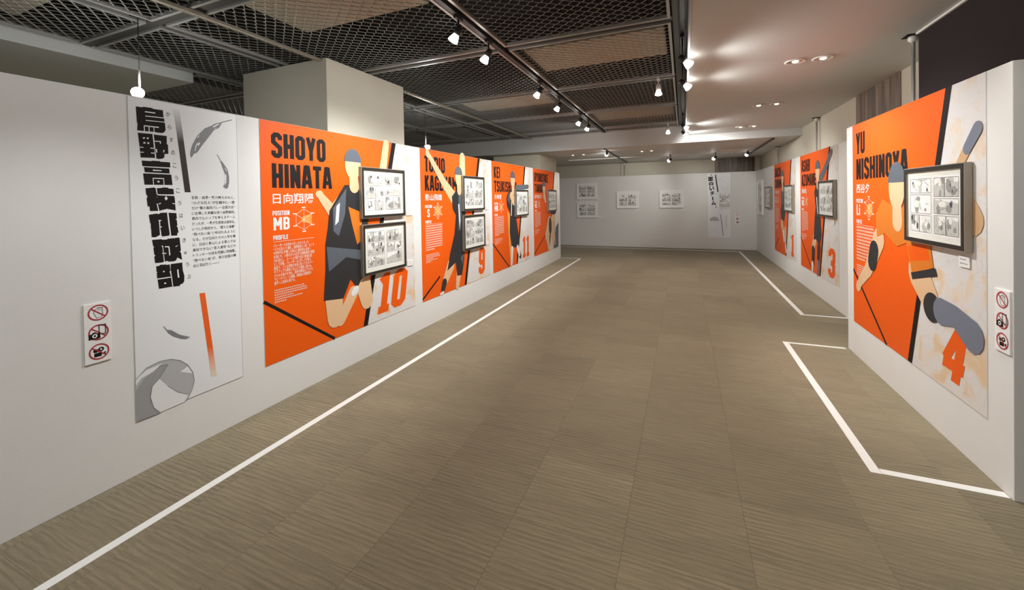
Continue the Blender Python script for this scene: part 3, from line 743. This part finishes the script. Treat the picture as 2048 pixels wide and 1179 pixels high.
flat('orange_bar', [[(.34, .642), (.373, .638), (.432, .075), (.398, .085)]], 'fadeorange', b, .0033)
LINES = ['名将・烏養一繋の教えのもと、', '“小さな巨人”が在籍中に一度', 'だけ“春の高校バレー全国大会”', 'に出場した実績を持つ烏野高校。', '県内でもトップを争えるチーム', 'だったが、一繋が引退後は弱体化。', 'いつしか他校から、“堕ちた強豪”', '“飛べない烏”と呼ばれるように', 'なる。だが日向たちの入学を機', 'に、日向と影山による素人では', '真似できない“変人速攻”などの', 'トリッキーな技を武器に快進撃。', '“飛べない烏”が、再び全国の舞', '台に羽ばたく――！']
for k, s in enumerate(LINES):
    text('story_text', s, .309, 1.243 - k * .0332, .268 if k < 13 else .155, .0205, 'ink', b, .0033, bold=.004)
for nm, a, w in (('feather', F1, F1w), ('feather', F2, F2w), ('feather', F3, [])):
    f = flat(nm, a, 'grey', b, .0033)
    if w: flat('feather_gap', w, 'banner', f, .0036)
ball = flat('ball_print', BALL, 'lgrey', b, .0033); flat('ball_panel', BALLd, 'mgrey', ball, .0035); flat('ball_highlight', BALLw, 'banner', ball, .0037)
flat('ball_line', stroke(BALLd[0][2:12], .004) + stroke(BALLw[1][6:] , .003) + stroke(BALL[0][:11], .003), 'grey', ball, .0039)

b = wall_empty('banner', 'B', .617, .318); tag(b, 'tall white banner with black vertical title on the back wall', 'banner', 'tall white banners')
box('sheet', 0, .585, -.0025, 0, 0, 1.80, 'banner', b)
flat('border', stroke([(.001, 1.79), (.001, .001), (.584, .001), (.584, 1.79)], .004), 'lgrey', b, .0029)
for c, x, z, w, h in (('“', .085, 1.745, .035, .03), ('面', .025, 1.585, .125, .125), ('白', .045, 1.465, .11, .11), ('い', .055, 1.32, .12, .125), ('チ', .075, 1.18, .11, .125), ('ー', .125, 1.05, .022, .10), ('ム', .10, .915, .12, .12), ('”', .20, .845, .04, .03)):
    if c == 'ー': flat('title_lettering', [[(x, z), (x + w * 1.4, z), (x + w, z + h), (x - .006, z + h)]], 'ink', b, .0033)
    else: text('title_lettering', c, x, z, w, h, 'ink', b, .0033, bold=.045)
flat('black_bar', [[(.20, 1.76), (.225, 1.76), (.285, 1.28), (.255, 1.28)]], 'ink', b, .0033)
flat('grey_bar', [[(.315, .66), (.34, .66), (.40, .06), (.375, .06)]], 'mgrey', b, .0033)
def comic(rng, x0, x1, z0, z1, rows=3):
    """invented comic page: ruled boxes holding tone patches, blobs and balloons"""
    P = {'inkline': [], 'tone': [], 'tone2': [], 'paper': []}
    cuts = [0] + sorted((k + rng.uniform(-.22, .22)) / rows for k in range(1, rows)) + [1]
    g = .006; bw = .0022
    for a, bq in zip(cuts, cuts[1:]):
        za, zb = z0 + (z1 - z0) * a + g, z0 + (z1 - z0) * bq - g
        n = rng.choice((1, 2, 2)); xs = [0, 1] if n == 1 else [0, rng.uniform(.35, .65), 1]
        for c, d in zip(xs, xs[1:]):
            xa, xb = x0 + (x1 - x0) * c + g / 2, x0 + (x1 - x0) * d - g / 2
            w, h = xb - xa, zb - za
            P['inkline'] += stroke([(xa, za), (xb, za), (xb, zb), (xa, zb)], bw, True)
            if rng.random() < .75: P['tone'].append([(xa, za), (xb, za), (xb, zb - h * rng.uniform(0, .6)), (xa, zb - h * rng.uniform(0, .6))])
            for _ in range(rng.randint(4, 7)):
                m = rng.choice(('tone2', 'tone2', 'inkline', 'tone', 'tone')); r = rng.uniform(.12, .34)
                cx, cz = xa + w * rng.uniform(.12, .88), za + h * rng.uniform(.12, .88)
                pts = []
                rx, rz = min(w, h) * r * rng.uniform(.7, 1.3), h * r * rng.uniform(.8, 1.4); m_ = m
                for k in range(11):
                    t = 2 * math.pi * k / 11; q = rng.uniform(.65, 1.1)
                    pts.append((min(xb, max(xa, cx + rx * q * math.cos(t))), min(zb, max(za, cz + rz * q * math.sin(t)))))
                if m_ == 'inkline': pts = [(cx + (px - cx) * .55, cz + (pz - cz) * .7) for px, pz in pts]
                P[m_].append(pts)
            for _ in range(rng.randint(8, 14)):
                sx, sz = rng.uniform(xa, xb), rng.uniform(za, zb); ex, ez = sx + rng.uniform(-.4, .4) * w, sz + rng.uniform(-.4, .4) * h
                if xa < ex < xb and za < ez < zb: P['inkline'] += stroke([(sx, sz), (ex, ez)], rng.uniform(.0010, .0024))
            if rng.random() < .7: P['paper'].append(ellipse(xa + w * rng.uniform(.25, .75), za + h * rng.uniform(.5, .8), w * .16, h * .2, 14))
    return P
def print_page(parent, P, layer):
    root = None
    for k, m in enumerate(('tone', 'tone2', 'inkline', 'paper')):
        if not P[m]: continue
        if root is None: root = flat('page_print', P[m], m, parent, layer)
        else: flat('ink_layer', P[m], m, root, layer + k * .0003)
rng = random.Random(77)
pg = comic(rng, .305, .56, .85, 1.24, 3); pg['tone2'] = []; print_page(b, pg, .0032)
flat('portrait_print', [ellipse(.17, .47, .125, .12, 24, 0, 0, math.pi)], 'lgrey', b, .0033)
flat('portrait_lines', stroke(ellipse(.17, .42, .11, .20, 20, 0, math.pi, 2 * math.pi), .004) + stroke(ellipse(.17, .10, .13, .08, 20, 0, 0, 2 * math.pi)[:20], .004) + stroke(ellipse(.44, 1.45, .09, .12, 22), .003, True) + stroke(ellipse(.44, 1.60, .10, .10, 16, 0, 0, math.pi), .003), 'lgrey', b, .0034, True)
flat('side_text', fake_lines(.44, .49, .62, .26, 9, rng, last=1), 'lgrey', b, .0034, True)
flat('story_text', fake_lines(.30, .56, .83, .775, 2, rng, last=.3), 'lgrey', b, .0034, True)

# ------------------------------------------------------------------ framed pages, captions, signs
def picture(side, along, z, w, h, style, label, seed, depth=.034, pages=2):
    e = wall_empty('picture_frame', side, along, z, .0085 if side in 'LNF' and style == 'black' else .0005)
    tag(e, label, 'picture frame', 'framed comic pages')
    mo = .030 if style == 'black' else .026
    side_m, face_m = ('framebox', 'blackframe') if style == 'black' else ('whiteframe', 'whiteframe')
    bm = bmesh.new(); t = mo
    add_box(bm, 0, w, -depth, 0, 0, t, .0015); add_box(bm, 0, w, -depth, 0, h - t, h, .0015)
    add_box(bm, 0, t, -depth, 0, t, h - t); add_box(bm, w - t, w, -depth, 0, t, h - t)
    mesh_obj('frame', bm, side_m, e)
    i = .005
    bm = bmesh.new()
    add_box(bm, i, w - i, -depth - .002, -depth, i, t); add_box(bm, i, w - i, -depth - .002, -depth, h - t, h - i)
    add_box(bm, i, t, -depth - .002, -depth, t, h - t); add_box(bm, w - t, w - i, -depth - .002, -depth, t, h - t)
    mesh_obj('front_moulding', bm, face_m, e)
    box('mount_paper', t, w - t, -depth + .010, -depth + .014, t, h - t, 'paper' if style == 'black' else 'whiteframe', e)
    rng = random.Random(seed)
    m = .055 if style == 'black' else .06
    x0, x1, z0, z1 = m + .012, w - m - .012, m + .015, h - m - .015
    xm = (x0 + x1) / 2
    for (a, b_) in ((x0, xm - .014), (xm + .014, x1)):
        pp = flat('page_sheet', [[(a - .006, z0 - .008), (b_ + .006, z0 - .008), (b_ + .006, z1 + .008), (a - .006, z1 + .008)]], 'whiteframe', e, depth - .0095)
        P = comic(rng, a, b_, z0, z1, 3)
        for k, mm in enumerate(('tone', 'tone2', 'inkline', 'paper')):
            if P[mm]: flat('ink_print', P[mm], mm, pp, depth - .0090 + k * .0003, True)
    flat('glass', [[(t, t), (w - t, t), (w - t, h - t), (t, h - t)]], 'glass', e, depth + .0006)
    return e
FW, FH = .655, .497
picture('L', 3.028, 1.354, FW, FH, 'black', 'black frame, upper of two on the orange poster numbered ten', 11)
picture('L', 3.028, .797, FW, FH, 'black', 'black frame, lower of two on the orange poster numbered ten', 12)
picture('L', 4.975, 1.357, FW, FH, 'black', 'black frame, upper of two on the orange poster numbered nine', 13)
picture('L', 4.975, .800, FW, FH, 'black', 'black frame, lower of two on the orange poster numbered nine', 14)
picture('L', 6.895, 1.187, FW, FH, 'black', 'black frame on the orange poster numbered eleven', 15)
picture('L', 8.83, 1.207, FW, FH, 'black', 'black frame on the orange poster at the far end of the left wall', 16)
picture('N', 3.705, 1.178, FW + .012, FH, 'black', 'black frame on the orange poster numbered four on the right', 17)
picture('F', 7.085, 1.19, FW, FH, 'black', 'black frame on the orange poster numbered three', 18)
picture('F', 9.25, 1.18, FW, FH, 'black', 'black frame on the orange poster numbered one', 19)
picture('F', 11.23, 1.185, FW, FH, 'black', 'black frame on bare white wall beside the poster numbered one', 11)
picture('F', 12.34, 1.0, .66, .87, 'white', 'tall white frame on the right wall next to the back corner', 21)
picture('B', -3.109, 1.453, .625, .498, 'white', 'white frame on the back wall, upper of the stacked pair', 22, .03)
picture('B', -3.109, .876, .63, .495, 'white', 'white frame on the back wall, lower of the stacked pair', 23, .03)
picture('B', -1.875, 1.166, .633, .502, 'white', 'white frame in the middle of the back wall, right of the stacked pair', 24, .03)
picture('B', -.648, 1.168, .638, .497, 'white', 'white frame on the back wall nearest the tall banner', 25, .03)

def caption(side, along, z, w, h, label, seed):
    e = wall_empty('caption_card', side, along, z, .0062 if side in 'LNF' else 0); tag(e, label, 'caption card', 'small caption cards')
    box('card', 0, w, -.006, 0, 0, h, 'whiteframe', e)
    rng = random.Random(seed)
    flat('caption_text', fake_lines(w * .15, w * .75, h * .8, h * .6, 1, rng, 1) + fake_lines(w * .15, w * .85, h * .4, h * .22, 1, rng, 1), 'grey', e, .0064, True)
caption('L', 3.745, 1.352, .09, .06, 'caption card beside the upper frame on the poster numbered ten', 1)
caption('L', 3.745, .785, .09, .06, 'caption card beside the lower frame on the poster numbered ten', 2)
caption('L', 5.72, 1.355, .08, .055, 'caption card beside the upper frame on the poster numbered nine', 3)
caption('L', 5.72, .80, .08, .055, 'caption card beside the lower frame on the poster numbered nine', 4)
caption('N', 3.158, 1.085, .095, .06, 'caption card under the frame on the near right poster', 5)
caption('F', 6.62, 1.10, .10, .06, 'caption card under the frame on the poster numbered three', 6)
caption('F', 8.78, 1.07, .10, .06, 'caption card under the frame on the poster numbered one', 7)
caption('B', -2.446, 1.46, .075, .04, 'caption card beside the upper stacked white frame on the back wall', 8)
caption('B', -2.436, .885, .08, .04, 'caption card beside the lower stacked white frame on the back wall', 9)
caption('B', -1.343, 1.085, .10, .04, 'caption card under the middle white frame on the back wall', 10)
caption('B', -.103, 1.08, .09, .04, 'caption card under the white frame nearest the back banner', 11)

def sign(side, along, z, label):
    e = wall_empty('prohibition_sign', side, along, z); tag(e, label, 'sign', 'signs with three red prohibition rings')
    box('board', 0, .106, -.008, 0, 0, .312, 'whiteframe', e, bev=.001)
    r = .041; cx = .056
    for k, cz in enumerate((.262, .158, .056)):
        ring = flat('red_ring', stroke(ellipse(cx, cz, r - .003, r - .003, 32), .0065, True) + stroke([(cx - .027, cz + .024), (cx + .027, cz - .024)], .0055), 'red', e, .0092)
        if k == 0:
            hand = stroke([(cx - .018, cz + .002), (cx - .006, cz - .028), (cx + .014, cz - .026), (cx + .018, cz - .012), (cx + .018, cz + .022), (cx + .002, cz + .026), (cx - .012, cz + .016), (cx - .018, cz + .002)], .0022)
            for d in (0, .006, .012): hand += stroke([(cx + .001 + d, cz + .008), (cx + .001 + d, cz + .024)], .0014)
            flat('hand_symbol', hand, 'inkline', ring, .0087)
        elif k == 1:
            cam_p = [[(cx - .040, cz - .032), (cx + .006, cz - .032), (cx + .006, cz - .004), (cx - .008, cz - .004), (cx - .012, cz + .003), (cx - .024, cz + .003), (cx - .028, cz - .004), (cx - .040, cz - .004)]]
            ph = stroke([(cx + .002, cz - .01), (cx + .002, cz + .036), (cx + .028, cz + .036), (cx + .028, cz - .012), (cx + .012, cz - .012)], .0035)
            c = flat('camera_symbol', cam_p + ph, 'ink', ring, .0096); flat('lens_symbol', [ellipse(cx - .016, cz - .016, .0105, .0105, 18)], 'whiteframe', c, .0099)
            flat('lens_pupil', [ellipse(cx - .016, cz - .016, .005, .005, 14)], 'ink', c, .0102)
        else:
            v = [[(cx - .020, cz - .026), (cx + .010, cz - .026), (cx + .010, cz - .006), (cx - .020, cz - .006)], [(cx + .012, cz - .016), (cx + .026, cz - .022), (cx + .026, cz - .004)], ellipse(cx - .013, cz + .006, .011, .0095, 16), ellipse(cx + .008, cz + .010, .012, .0115, 16)]
            c = flat('film_camera_symbol', v, 'ink', ring, .0087); flat('reel_hole', [ellipse(cx + .008, cz + .010, .0045, .0045, 12)], 'whiteframe', c, .0089)
    return e
sign('L', 1.072, .698, 'white sign with three prohibition rings on the left wall beside the banner')
sign('N', 2.872, .708, 'white sign with three prohibition rings on the near right wall')
sign('B', 1.307, .705, 'white sign with three prohibition rings on the back wall')

# ------------------------------------------------------------------ tension poles behind the partitions
def pole(x, y, z0, z1, label):
    e = empty('support_pole', (x, y, 0)); tag(e, label, 'pole', 'chrome poles bracing the partitions')
    lathe('tube', [(.013, z0), (.013, z1 - .02)], 'chrome', e)
    lathe('collar', [(.017, z0 + .32), (.019, z0 + .33), (.019, z0 + .37), (.017, z0 + .38)] if z1 - z0 > .45 else [(.017, z0 + .1), (.018, z0 + .14)], 'chrome', e)
    lathe('cap', [(.018, z1 - .05), (.030, z1 - .035), (.030, z1 - .012), (.022, z1 - .006)], 'wplastic', e)
    box('top_plate', -.05, .05, -.05, .05, z1 - .006, z1 - .0008, 'dark', e)
pole(1.592, 3.985, 0, ZS, 'chrome pole behind the near right wall beside the dark wall')
pole(1.908, 7.65, 0, ZS, 'chrome pole behind the orange poster numbered three')
pole(1.908, 10.45, 0, ZF, 'chrome pole behind the orange poster numbered one')
pole(-1.665, 12.86, 0, ZF, 'chrome pole behind the middle of the back wall')

# ------------------------------------------------------------------ lighting tracks and lamps
def track(x0, x1, y0, y1, z0, z1, m, label):
    tag(box('lighting_track', x0, x1, y0, y1, z0, z1, m, bev=.002), label, 'track', 'ceiling lighting tracks')
track(-1.520, -1.480, YR + .2, YB - .05, 2.852, 2.890, 'black', 'black lighting track running down the mesh ceiling')
track(-.012, .024, YR + .2, YB - .05, 2.850, 2.890, 'black', 'black lighting track in the slot beside the right soffit')
track(-3.15, -3.115, YR + .2, YB - .03, 2.838, 2.866, 'tube', 'slim tan metal channel under the mesh passing over the near pillar')
track(-1.56, -1.525, 8.8, 12.6, 2.522, 2.5445, 'black', 'black lighting track on the far ceiling pointing at the back wall')
track(1.52, 1.555, 8.8, 12.6, 2.522, 2.5445, 'black', 'dark lighting track on the far ceiling near the right wall')
track(-2.9, 1.5, 10.96, 10.99, 2.525, 2.5445, 'wplastic', 'pale track crossing the far ceiling from side to side')

def aim(d):
    return Vector(d).normalized().to_track_quat('-Z', 'Y').to_matrix().to_4x4()

def spotlight(top, drop, target, watts, label, cone=75, style='black', group='track spotlights', wide=0, col=COOL, rad=.045):
    """ceiling adapter, stem, tilted housing and the glowing bulb"""
    e = empty('spotlight', top); tag(e, label, 'spotlight', group)
    mb = 'black' if style == 'black' else 'wplastic'
    box('adapter', -.016, .016, -.045, .045, -.022, 0, 'void' if style == 'dark' else mb, e, bev=.003)
    lathe('stem', [(.007, -drop), (.007, -.02 if style != 'dark' else -drop + .16)], mb, e, 12)
    if style == 'dark': lathe('drop_rod', [(.003, -drop + .16), (.003, -.02)], 'void', e, 8)
    pv = Vector(top) + Vector((0, 0, -drop)); d = (Vector(target) - pv).normalized()
    mt = aim(d); mt.translation = (0, 0, -drop)
    lathe('housing', [(.012, .035), (.024, .03), (.027, 0), (.028, -.03)], mb, e, 20, mt)
    lathe('bulb', [(.018, -.028), (.026, -.046), (.036, -.076), (.038, -.086), (.026, -.093), (.004, -.096)], 'bulb', e, 20, mt)
    p = pv + d * .13
    spot(p, target, watts, cone, .75, rad, col, e)
    if wide > 0: spot(p, p + d, wide, 165, .5, rad, col, e)
    if wide < 0:                                     # bare bulb: shines all round
        o = spot(p, p + d, -wide, 165, .5, .06, col, e); o.data.type = 'POINT'
    return e
SPOTS_L = [(2.62, 2.65, .95), (3.12, 3.2, 1.0), (4.46, 4.4, 1.0), (5.26, 5.5, 1.0), (6.46, 6.7, 1.0), (7.05, 8.4, 1.0)]
names = ['first and nearest', 'second', 'third', 'fourth', 'fifth', 'sixth and farthest']
for (y, ty, k), nm in zip(SPOTS_L, names):
    spotlight((-1.50, y, 2.852), .10, (XL, ty, .95), 56 * k, nm + ' spotlight on the black track aimed at the left wall', cone=96, wide=11)
for y, ty in ((.95, 1.1), (-.6, -.4)):  # two lamps added outside the view to light the near left wall
    spotlight((-1.50, y, 2.852), .10, (XL, ty, -.1), 36, 'added unseen spotlight on the black track ' + ('level with the viewer' if y > 0 else 'behind the viewer'), cone=76, wide=8)
for y, tx, ty, nm in ((3.72, XN, 3.7, 'nearest'), (4.49, XN, 4.5, 'second'), (7.25, XF, 7.6, 'third'), (8.05, XF, 9.6, 'farthest')):
    spotlight((.006, y, 2.850), .19, (tx, ty, 1.1), 52, nm + ' spotlight beside the right soffit edge', cone=84, wide=13)
spotlight((.006, 1.2, 2.850), .19, (XN, 1.6, 1.2), 40, 'spotlight beside the soffit behind the viewer', cone=80, wide=8)
for y, nm in ((5.0, 'near'), (8.17, 'far'), (1.81, 'added unseen overhead'), (-1.37, 'added unseen rear')):  # the last two pendants are added, out of view, to light the centre floor
    spotlight((-.25, y, 2.866), .10, (-.25, y + .01, 0), 36, nm + ' white pendant spotlight hanging under the mesh', cone=110, style='white', group='white pendant spotlights', col=WARM)
for y, tx, nm in ((1.70, -4.6, 'near'), (5.27, -4.6, 'far')):
    spotlight((-3.63, y, 2.90), .555, (-2.4, y - .8, 1.9), 8, nm + ' lamp glowing just above the top edge of the left wall', cone=150, style='dark', group='lamps behind the left wall', wide=-8)
for y, nm in ((.6, 'near'), (4.6, 'far')):  # unseen lamps added to brighten the duct by light bounced off the floor
    spotlight((-6.34, y, 2.90), .10, (-6.2, y, 0), 60, nm + ' added unseen spotlight in the mesh ceiling behind the left wall', cone=130, group='lamps behind the left wall')
far = [((-1.542, 9.1, 2.522), .05, (-2.6, YBK, 1.4), 36, 'bright black spotlight on the far ceiling, left of the others'),
       ((-.29, 10.975, 2.525), .10, (-1.5, YBK, 1.6), 19, 'small spotlight on the far ceiling aimed at the middle frame'),
       ((.72, 10.975, 2.525), .10, (-.3, YBK, 1.6), 19, 'small spotlight on the far ceiling aimed at the frame by the banner'),
       ((1.40, 10.975, 2.525), .04, (.95, YBK, 1.5), 18, 'small spotlight on the far ceiling close to the right wall')]
for t, dr, tg, w, nm in far: spotlight(t, dr, tg, w, nm, cone=80)

def downlight(x, y, z, label, watts):
    e = empty('downlight', (x, y, z)); tag(e, label, 'downlight', 'recessed ceiling downlights')
    lathe('trim_ring', [(.062, -.001), (.078, -.001), (.082, -.006), (.066, -.010), (.058, -.004)], 'wplastic', e, 28, caps=False)
    lathe('reflector', [(.060, -.002), (.034, -.004), (.026, -.0045)], 'reflector', e, 28, caps=False)
    lathe('bulb', [(.027, -.003), (.024, -.010), (.012, -.015), (.002, -.016)], 'bulbw', e, 11)
    spot((x, y, z - .03), (x, y + .001, 0), watts, 120, .8, .05, WARM, e)
for y, nm in ((4.29, 'nearest visible pair'), (6.19, 'middle pair'), (8.02, 'farthest pair by the step')):
    downlight(.92, y, ZS, 'left round downlight in the right soffit, ' + nm, 11)
    downlight(1.12, y, ZS, 'right round downlight in the right soffit, ' + nm, 11)
for y, nm in ((2.42, 'just ahead of the viewer'), (.55, 'over the viewer'), (-1.3, 'one row behind the viewer'), (-3.1, 'by the rear wall')):
    downlight(.92, y, ZS, 'left round downlight in the right soffit, ' + nm, 11)
    downlight(1.12, y, ZS, 'right round downlight in the right soffit, ' + nm, 11)
for x, y, nm in ((-2.45, 9.68, 'left of the left pair'), (-2.19, 9.68, 'right of the left pair'), (-.86, 9.72, 'left of the middle pair'), (-.65, 9.72, 'right of the middle pair')):
    downlight(x, y, ZF, 'round downlight in the far ceiling, ' + nm, 11)
v = empty('ceiling_vent', (1.05, 10.45, ZF)); tag(v, 'white slatted vent box on the far ceiling', 'vent')
box('housing', -.28, .28, -.10, .10, -.03, -.001, 'wplastic', v, bev=.003)
for k in range(4): box('slat', -.26, .26, -.085 + k * .045, -.05 + k * .045, -.034, -.03, 'trim', v)
